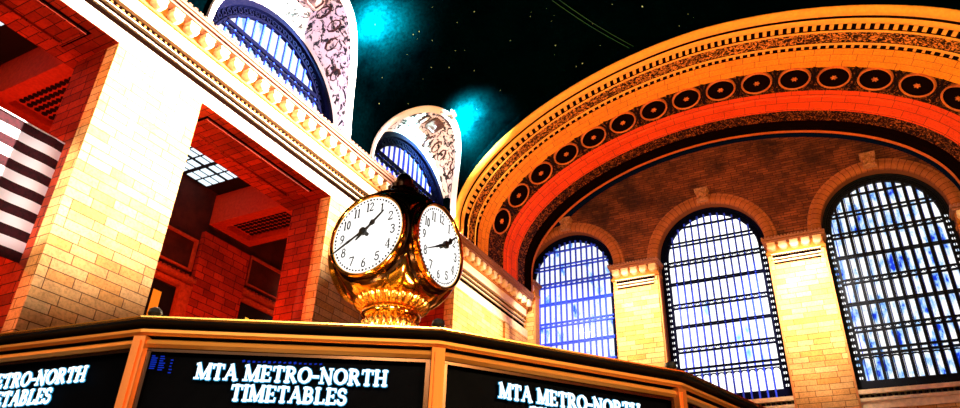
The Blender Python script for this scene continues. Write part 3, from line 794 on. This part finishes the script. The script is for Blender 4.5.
# rosettes
ROSM = plain('rosette_ring_stone', (.60, .14, .02), .8, noise=.3, nscale=6)
L0 = None
best = min(range(NT_+1), key=lambda k: abs(arch_pt(.575, pi*k/NT_).x - (-7.25)))
Lr = ARC[best]; SP = 2.43
k0 = -int((Lr-1.5)/SP)
k = k0
while Lr + k*SP < ARC[-1] - 1.2:
    t = t_at(Lr + k*SP); c = arch_pt(.577, t, .02)
    e1 = (arch_pt(.577, t+.01) - arch_pt(.577, t-.01)).normalized(); e2 = (arch_pt(.62, t) - arch_pt(.53, t)).normalized(); nn = e1.cross(e2).normalized()
    if nn.dot(arch_pt(.577, t, 1) - c) < 0: nn = -nn
    mb = MB()
    def disc(prof, c0=c, n=28, mi=0, sx=1.0):
        rws = [[c0 + (e1*cos(2*pi*q/n)*sx + e2*sin(2*pi*q/n))*r_ + nn*h for q in range(n)] for r_, h in prof]
        mb.grid(rws, mi, closev=True)
    disc([(1.02, -.2), (1.02, .05), (.97, .10), (.91, .05), (.90, -.05)])
    ros = mb.build('rosette', ROSM, arch, smooth=True)
    mb = MB(); disc([(.91, .0), (.5, -.02), (.001, -.02)])
    mb.build('dish', RECESS_SHADE, ros, smooth=True)
    mb = MB(); disc([(.13, -.04), (.12, .06), (.06, .12), (.001, .13)], n=10)
    for q in range(6): mb.ball(c + (e1*cos(q*pi/3) + e2*sin(q*pi/3))*.16 + nn*.03, .05, 5)
    mb.build('boss', ROSM, ros, smooth=True)
    # leafy spandrel between this one and the next
    if Lr + (k+.5)*SP < ARC[-1]-1:
        t2 = t_at(Lr + (k+.5)*SP); c2 = arch_pt(.577, t2, -.04)
        mb = MB()
        for sg in (-1, 1):
            mb.tube([c2 + e2*sg*.1 + nn*.03, c2 + e2*sg*.45 + e1*.06 + nn*.08, c2 + e2*sg*.8 - e1*.05 + nn*.08, c2 + e2*sg*.98 + nn*.04], [.10, .07, .09, .12], 6)
            mb.tube([c2 + e1*sg*.05 + nn*.05, c2 + e1*sg*.16 + e2*.4, c2 + e1*sg*.36 + e2*.82], [.06, .05, .06], 5)
            mb.tube([c2 + e1*sg*.05 + nn*.05, c2 + e1*sg*.16 - e2*.4, c2 + e1*sg*.36 - e2*.82], [.06, .05, .06], 5)
        mb.build('leaf_spandrel', CARVED_DARK, arch, smooth=True)
    k += 1

# ------------------------------------------------------------------ stars
STARS = [(-20.47,23.72,28.82,.05),(-19.21,26.27,29.91,.05),(-19.51,26.12,29.67,.05),(-21.69,26.42,27.4,.035),(-22.37,27.27,26.28,.05),(-19.89,28.84,29.35,.035),(-19.23,29.87,29.89,.035),(-16.37,27.81,31.65,.045),(-17.45,27.66,31.08,.03),(-18.32,31.49,30.54,.03),(-21.68,29.24,27.41,.03),(-13.6,33.94,32.8,.05),(-12.75,36.73,33.09,.05),(-13.19,36.7,32.95,.03),(-7.7,34.35,34.1,.07),(-9.31,33.13,33.89,.03),(-11.17,36.01,33.51,.03),(-13.93,30.67,32.69,.03),(-15.68,31.39,31.98,.03),(-6.06,37.54-.3,34.2,.03),(-20.32,26.81,28.97,.03),(-19.0,27.41,30.05,.03),(-17.88,34.38,30.82,.03),(-18.44,29.21,30.47,.03)]
st = MB(); st.ball((0, 0, 0), 1.0, 5)
st0 = st.build('ceiling_star', STAR)
rnd = random.Random(11)
for k in range(24):
    x = -21 + 16*rnd.random(); y = 22 + 15*rnd.random()
    z = 23.75 + 10.5*(1 - abs((x+5)/18)**1.9)**(1/1.9)
    if z > zlow(y) + .6: STARS.append((x, y, z, .02))
for i, (x, y, z, r_) in enumerate(STARS):
    o = st0 if i == 0 else st0.copy()
    if i: COL.objects.link(o)
    o.location = Vector((x, y, z)) + Vector((.02, 0, -.05)); o.scale = (r_*.6, r_*.6, r_*.6)
    o['label'] = 'tiny golden star point on the dark painted vault'; o['category'] = 'star'; o['group'] = 'golden stars on the vault'

# ------------------------------------------------------------------ flag
flag = empty('flag', (-24.0, 4.5, 14.4), 'large flag of red and white stripes hanging behind the bright pier at the left edge', 'flag')
FR = plain('red_cloth', (.045, .0008, .004), .9, noise=.7, nscale=7); FW = plain('white_cloth', (.95, .90, .92), .9)
ZT = 14.25; SH = .367
for i in range(13):
    mb = MB(); rws = []
    for z in (ZT - i*SH, ZT - (i+1)*SH):
        rws.append([(-24.0 + .03*sin(y*2.3 + z*.5) + .015*sin(y*5.1), y, z - .03*(y-9)*0) for y in [3.4 + (12.12-3.4)*k/50 for k in range(51)]])
    mb.grid(rws); o = mb.build('white_stripe' if i % 2 else 'red_stripe', FW if i % 2 else FR, flag, smooth=True)
mb = MB(); mb.tube([(-23.98, 3.4, ZT+.02), (-23.98, 12.12, ZT+.02)], .03, 6); mb.build('hanging_rod', FW, flag)

# ------------------------------------------------------------------ booth
BC = Vector((-3.58, 4.81, 0)); BR = 3.15; A0 = -71.6; DZ = -.02; DR = .04
def bv(i, r=BR, z=0.0):
    a = radians(A0 + 22.5*i); r += DR if r > 2 else 0; return Vector((BC.x + r*cos(a), BC.y + r*sin(a), z + DZ))
booth = empty('information_booth', (BC.x, BC.y, FLOOR), 'sixteen-sided information booth with brass rim and dark timetable screens, under the clock', 'booth')
def poly_sweep(prof, name, mat, parent=booth, label=None):
    mb = MB(); mb.grid([[bv(i, r, z) for i in range(16)] for r, z in prof], closev=True)
    return mb.build(name, mat, parent, label=label)
poly_sweep([(3.0, .905), (3.085, .908), (3.10, .92), (3.095, .935), (3.085, .942)], 'lower_rim', GILT, label='gilded band above the screens')
poly_sweep([(3.085, .942), (3.05, .944), (3.05, .953), (3.095, .955)], 'rim_groove', INK)
poly_sweep([(3.095, .955), (3.11, .965), (3.108, .978), (3.095, .984)], 'middle_rim', GILT)
poly_sweep([(3.095, .984), (3.07, .988), (3.085, .998), (3.12, 1.006), (3.128, 1.014)], 'dark_moulding', INK, label='black moulding under the lip')
poly_sweep([(3.128, 1.014), (3.136, 1.020), (3.136, 1.026), (3.10, 1.030)], 'upper_rim', BRASS_R, label='thin bright lip of the rim')
poly_sweep([(3.10, 1.030), (3.02, 1.032), (1.2, 1.06), (.55, 1.10), (.5, 1.12), (.01, 1.12)], 'hidden_roof_reflector', BRASS_R)  # hidden roof finished in bright brass to reflect gold into the clock
poly_sweep([(3.02, .12), (3.10, .11), (3.12, .08), (3.12, .0), (3.3, -.05), (3.3, -.12), (3.1, -.14), (3.1, FLOOR)], 'counter_wall', MARBLE)
poly_sweep([(2.9, 1.0), (2.9, .0)], 'inner_wall', INK)
POSTM = plain('bronze_post', (.75, .20, .03), .28, .6)
# letters
def glyphs():
    G = {}
    T, t = .17, .085      # thick and thin strokes
    def ser(x, y, w=.26): return [((x-w/2, y), (x+w/2, y), .075)]
    def stem(x, w=T): return [((x, 0), (x, 1), w)] + ser(x, .035, .34) + ser(x, .965, .34)
    def arc(cx, cy, rx, ry, a0, a1, w, n=10):
        P = [(cx + rx*cos(radians(a0+(a1-a0)*k/n)), cy + ry*sin(radians(a0+(a1-a0)*k/n))) for k in range(n+1)]
        return [(P[k], P[k+1], w) for k in range(n)]
    G['I'] = (.42, stem(.2))
    G['M'] = (1.12, [((.16, 0), (.16, 1), t), ((.16, 1), (.53, .05), T), ((.53, .05), (.9, 1), t), ((.92, 0), (.92, 1), T)] + ser(.14, .035, .3) + ser(.92, .035, .32) + ser(.12, .965, .2) + ser(.95, .965, .24))
    G['T'] = (.86, [((.42, 0), (.42, 1), T)] + ser(.42, .035, .34) + [((.06, .955), (.78, .955), .09), ((.08, .96), (.07, .72), .06), ((.76, .96), (.77, .72), .06)])
    G['A'] = (.92, [((.12, 0), (.45, 1), t), ((.45, 1), (.78, 0), T), ((.22, .34), (.66, .34), .07)] + ser(.12, .035, .26) + ser(.78, .035, .32))
    G['E'] = (.80, stem(.2) + [((.2, .96), (.66, .96), .085), ((.2, .5), (.54, .5), .075), ((.2, .04), (.7, .04), .085), ((.65, .96), (.66, .76), .06), ((.69, .04), (.71, .26), .06), ((.54, .4), (.54, .6), .06)])
    G['L'] = (.76, stem(.2) + [((.2, .04), (.66, .04), .085), ((.65, .04), (.68, .28), .06)])
    G['H'] = (.98, stem(.2) + stem(.76) + [((.2, .5), (.76, .5), .08)])
    G['N'] = (.98, [((.18, 0), (.18, 1), t), ((.16, 1), (.76, 0), T), ((.78, 0), (.78, 1), t)] + ser(.18, .035, .28) + ser(.12, .965, .2) + ser(.78, .965, .28))
    G['R'] = (.90, stem(.2) + arc(.36, .73, .26, .23, 90, -90, .13) + [((.2, .96), (.38, .96), .07), ((.2, .5), (.38, .5), .07), ((.42, .5), (.72, .03), T), ((.66, .035), (.84, .035), .07)])
    G['B'] = (.84, stem(.2) + arc(.36, .74, .24, .22, 90, -90, .13) + arc(.38, .27, .28, .24, 90, -90, .14) + [((.2, .96), (.38, .96), .07), ((.2, .51), (.4, .51), .07), ((.2, .035), (.4, .035), .07)])
    G['O'] = (.98, [(a, b, T if abs((a[0]+b[0])/2 - .48) > .25 else .11) for a, b, w in arc(.48, .5, .37, .46, 0, 360, T, 24)])
    G['S'] = (.68, arc(.33, .74, .22, .22, 20, 270, .13) + arc(.33, .27, .25, .24, 90, -160, .14) + [((.54, .95), (.55, .72), .05), ((.09, .05), (.08, .3), .05)])
    G['-'] = (.50, [((.08, .42), (.42, .42), .14)])
    G[' '] = (.42, [])
    G['1'] = (.5, [((.25, 0), (.25, 1), .15), ((.25, 1), (.1, .86), .07), ((.1, .03), (.4, .03), .06)])
    G['2'] = (.6, arc(.3, .72, .22, .24, 170, -30, .11) + [((.49, .6), (.08, .08), .08), ((.06, .06), (.54, .06), .13), ((.54, .06), (.55, .22), .06)])
    G['3'] = (.6, arc(.28, .75, .2, .21, 160, -90, .11) + arc(.28, .29, .23, .25, 90, -160, .12))
    G['4'] = (.6, [((.42, 0), (.42, 1), .13), ((.42, 1), (.04, .32), .06), ((.04, .29), (.56, .29), .07), ((.3, .03), (.54, .03), .06)])
    G['5'] = (.6, [((.14, .92), (.5, .96), .12), ((.14, .95), (.1, .55), .07)] + arc(.28, .34, .23, .28, 130, -160, .12))
    G['6'] = (.62, arc(.3, .3, .2, .26, 0, 360, .11, 16) + [((.10, .34), (.2, .75), .12), ((.2, .75), (.46, .98), .08)])
    G['7'] = (.58, [((.06, .93), (.54, .93), .12), ((.54, .93), (.24, 0), .11), ((.07, .95), (.06, .76), .06)])
    G['8'] = (.6, arc(.3, .74, .17, .21, 0, 360, .10, 16) + arc(.3, .27, .22, .25, 0, 360, .12, 16))
    G['9'] = (.62, arc(.32, .7, .2, .26, 0, 360, .11, 16) + [((.52, .66), (.42, .25), .12), ((.42, .25), (.16, .02), .08)])
    G['0'] = (.62, arc(.31, .5, .2, .45, 0, 360, .13, 18))
    return G
GL = glyphs()
def text_width(s): return sum(GL[c][0] for c in s)
def write(mb, s, org, ux, uy, n, h, wscale, fat=0.0, depth=.003):
    x = 0.0
    for c in s:
        adv, st_ = GL[c]
        for a, b, w in st_:
            A = org + ux*((x + a[0])*wscale) + uy*(a[1]*h); B = org + ux*((x + b[0])*wscale) + uy*(b[1]*h)
            t = (B-A).normalized(); ext = t*(w*h*.25 if w > .1 else .0) + t*fat
            mb.bar(A - ext, B + ext, w*h + 2*fat, depth, n)
        x += adv
SCR = [(-3, None), (-2, None), (-1, (-.0, 1.0)), (0, (.225, 1.02)), (1, (.30, 1.02)), (2, (.25, 1.02)), (3, (.25, 1.02))]
for i in range(-3, 13):
    a, b = bv(i, 3.07), bv(i+1, 3.07); u = (b-a).normalized(); n = Vector((u.y, -u.x, 0)); ln = (b-a).length
    mb = MB(); o = a - n*.02
    mb.add([o + Vector((0,0,.12)), o + u*ln + Vector((0,0,.12)), o + u*ln + Vector((0,0,.92)), o + Vector((0,0,.92))], [(0,1,2,3)])
    mb.bar(a + u*ln/2 - n*.03 + Vector((0,0,.12)), a + u*ln/2 - n*.03 + Vector((0,0,.92)), ln-.02, .02, n)
    scr = mb.build('display_screen', SCREEN, booth, label='black timetable screen')
    mb = MB()
    for z0, z1 in ((.12, .135), (.893, .905)):
        mb.bar(a + Vector((0,0,(z0+z1)/2)) - n*.005, b + Vector((0,0,(z0+z1)/2)) - n*.005, z1-z0, .03, n)
    for q in (.035, ln-.035): mb.bar(a + u*q + Vector((0,0,.12)) - n*.005, a + u*q + Vector((0,0,.9)) - n*.005, .018, .03, n)
    mb.build('screen_frame', DARKBRASS, booth)
    p = bv(i, 3.085); mb = MB(); q = (p - BC); q.z = 0; q.normalize(); tt = Vector((-q.y, q.x, 0))
    mb.bar(p + Vector((0,0,.1)), p + Vector((0,0,.95)), .055, .04, q); mb.bar(p + q*.018 + Vector((0,0,.1)), p + q*.018 + Vector((0,0,.93)), .025, .02, q)
    mb.build('corner_post', POSTM, booth)
    mb = MB(); k_ = bv(i, 3.05, 1.03); mb.lathe([(.028, 0), (.030, .012), (.022, .022), (.030, .035), (.026, .052), (.012, .062), (.001, .064)], k_, 14)
    mb.build('corner_knob', INK, booth, smooth=True)
    if -2 <= i <= 6:
        mid, h1, h2 = {-1: (.55, .40, .236), 0: (.63, .39, .233), 1: (.64, .357, .212)}.get(i, (.61, .385, .23))
        for s, z, hw_ in (('MTA METRO-NORTH', .79, h1), ('TIMETABLES', .709, h2)):
            ws = 2*hw_/text_width(s)
            org = a + u*(mid - hw_) + Vector((0, 0, z)) + n*.006
            mb = MB(); write(mb, s, org - n*.004, u, Vector((0,0,1)), n, .062, ws, .0035, .002)
            mb.build('lettering_glow_edge', WORDS_HALO, scr)
            mb = MB(); write(mb, s, org, u, Vector((0,0,1)), n, .062, ws, .0012, .003)
            mb.build('lettering', WORDS, scr, label='white glowing words')
    if i in (0,):
        rn = random.Random(5)
        for u0_, u1_, z0_, z1_, n_ in ((.05, .075, .825, .885, 7), (.085, .11, .82, .885, 7), (.13, .145, .81, .875, 5)):
            mb = MB()
            for k in range(n_):
                zz = z0_ + (z1_-z0_)*k/n_; mb.bar(a + u*u0_ + n*.004 + Vector((0,0,zz)), a + u*(u0_ + (u1_-u0_)*(.5+.5*rn.random())) + n*.004 + Vector((0,0,zz)), .004, .002, n)
            mb.build('dim_marks_column', MARKS, scr, label='column of blue marks, a painted reflection')
        mb = MB()
        for k in range(16):
            uu = .42 + k*.021; mb.bar(a + u*uu + n*.004 + Vector((0,0,.868)), a + u*(uu+.010) + n*.004 + Vector((0,0,.868 + .004*rn.random())), .004 + .005*rn.random(), .002, n)
        mb.build('dim_marks_row', MARKS, scr, label='row of blue marks, a painted reflection')

# ------------------------------------------------------------------ clock
CC = Vector((-3.543, 4.842, 2.787))
clock = empty('ball_clock', (CC.x, CC.y, 1.12), 'brass ball clock with white dials standing on the information booth', 'clock')
mb = MB()
prof = [(.001, .60), (.08, .598), (.12, .59)] + [(.575*sin(radians(q)), .585*cos(radians(q))) for q in range(14, 122, 6)] + [(.40, -.41), (.34, -.455), (.29, -.475)]
mb.lathe(prof, CC, 96)
mb.v = [(CC.x + max(-.37, min(.37, p[0]-CC.x)), CC.y + max(-.37, min(.37, p[1]-CC.y)), p[2]) for p in mb.v]
body = mb.build('body', BRASS, clock, smooth=True)
mb = MB(); mb.lathe([(.30, .50), (.33, .508), (.30, .53), (.22, .568), (.12, .60), (.08, .615)], CC, 48); mb.build('dark_cap', DARKBRASS, clock, smooth=True)
# lower collars
def fl(n_, amp): return lambda k, r, h: 1 + amp*abs(sin(n_*pi*k/192))
mb = MB(); mb.lathe([(.27, -.455), (.305, -.465), (.325, -.485), (.31, -.515), (.265, -.545), (.235, -.56), (.21, -.56)], CC, 224, wob=lambda k, r, h: 1 + .07*abs(sin(28*pi*k/224))); mb.build('leaf_ring', BRASS_R, clock, smooth=True)
mb = MB(); mb.lathe([(.205, -.55), (.205, -.575)], CC, 64); mb.build('shaded_gap_neck', INK, clock, smooth=True)  # coloured black for the shaded gap under the leaf ring
mb = MB(); mb.lathe([(.20, -.565), (.25, -.57), (.262, -.585), (.262, -.60), (.25, -.62), (.215, -.64), (.20, -.65)], CC, 64); mb.build('collar', BRASS, clock, smooth=True)
mb = MB(); mb.lathe([(.19, -.645), (.225, -.665), (.235, -.70), (.225, -.735), (.21, -.76), (.24, -.80), (.25, -.84), (.22, -.88)], CC, 224, wob=lambda k, r, h: 1 + .10*abs(sin(24*pi*k/224))); mb.build('leaf_cup', BRASS_R, clock, smooth=True)
mb = MB(); mb.lathe([(.22, -.87), (.25, -.92), (.23, -.97), (.23, -1.52), (.33, -1.58), (.35, -1.64)], CC, 48); mb.build('pedestal', BRASS_R, clock, smooth=True)
# acorn finial
mb = MB(); mb.lathe([(.10, .59), (.12, .615), (.09, .64), (.13, .665), (.135, .70), (.10, .715)], CC, 96, wob=lambda k, r, h: 1 + .12*abs(sin(9*pi*k/96))); mb.build('finial_cup', DARKBRASS, clock, smooth=True)
mb = MB(); mb.lathe([(.09, .70), (.095, .75), (.085, .80), (.06, .845), (.025, .87), (.001, .88)], CC, 32); mb.build('finial_acorn', DARKBRASS, clock, smooth=True)
FQ, FRD = .455, .361
def dial(ndir):
    n = Vector(ndir); up_ = Vector((0, 0, 1)); rx = up_.cross(n)   # reading right
    c = CC + n*FQ
    mb = MB(); mb.lathe([(.39, -.17), (.425, -.13), (.425, -.09), (.405, -.075), (.405, -.04), (.39, -.035)], c, 72, n)
    mb.build('flange', DARKBRASS, clock, smooth=True, label='dark stepped ring behind the dial rim')
    mb = MB(); mb.lathe([(.39, -.04), (.395, .0), (.398, .012), (.39, .026), (.38, .03), (.37, .024), (.362, .012), (.361, .0)], c, 72, n)
    bz = mb.build('bezel', BRASS, clock, smooth=True)
    mb = MB(); mb.lathe([(.001, .004), (.362, .004), (.362, -.01)], c, 72, n); f = mb.build('dial_face', OPAL, clock)
    mb = MB()
    for k in range(60):
        a = 2*pi*k/60; d = rx*sin(a) + up_*cos(a); q = c + d*.338 + n*.008
        mb.lathe([(.0085 if k % 5 else .0105, -.002), (.0085 if k % 5 else .0105, .002), (.0005, .002)], q, 8, n)
    mb.build('minute_track', INK, f)
    for h in range(1, 13):
        a = 2*pi*h/12; s = str(h); d = rx*sin(a) + up_*cos(a); H = .085; W = text_width(s)
        sc = .085 if len(s) == 1 else .072
        ctr = c + d*.268 + n*.008; org = ctr - rx*(W*sc/2) - up_*(H/2)
        mb = MB(); write(mb, s, org, rx, up_, n, H, sc, .0, .003)
        mb.build('numeral', INK, f)
    def hand(name, ang, ln, back, w, lift, blob):
        d = rx*sin(ang) + up_*cos(ang); s_ = rx*cos(ang) - up_*sin(ang); o = c + n*lift
        mb = MB()
        P = [(-back, .2), (-back*.55, .55), (-.03, .5), (0, 1.0), (.04, .55), (ln*.30, .45), (ln*.38, 1.1 if blob else .6), (ln*.46, 1.5 if blob else .8), (ln*.54, .5), (ln*.9, .3), (ln, .08)]
        L_ = [o + d*p + s_*(w*q) for p, q in P]; R_ = [o + d*p - s_*(w*q) for p, q in P]
        th = n*.005
        mb.grid([[p + th for p in L_], [p + th for p in R_], [p - th for p in R_], [p - th for p in L_]], closeu=True)
        mb.build(name, INK, f)
    m_ang = 2*pi*40.2/60; h_ang = 2*pi*(1.62/12)
    hand('minute_hand', m_ang, .36, .09, .014, .075, False)
    hand('hour_hand', h_ang, .26, .10, .018, .06, True)
    mb = MB(); mb.lathe([(.018, .0), (.018, .055), (.034, .055), (.036, .08), (.02, .088), (.001, .09)], c, 20, n); mb.build('hub', INK, f, smooth=True)
for nd in ((0, -1, 0), (1, 0, 0), (0, 1, 0), (-1, 0, 0)): dial(nd)
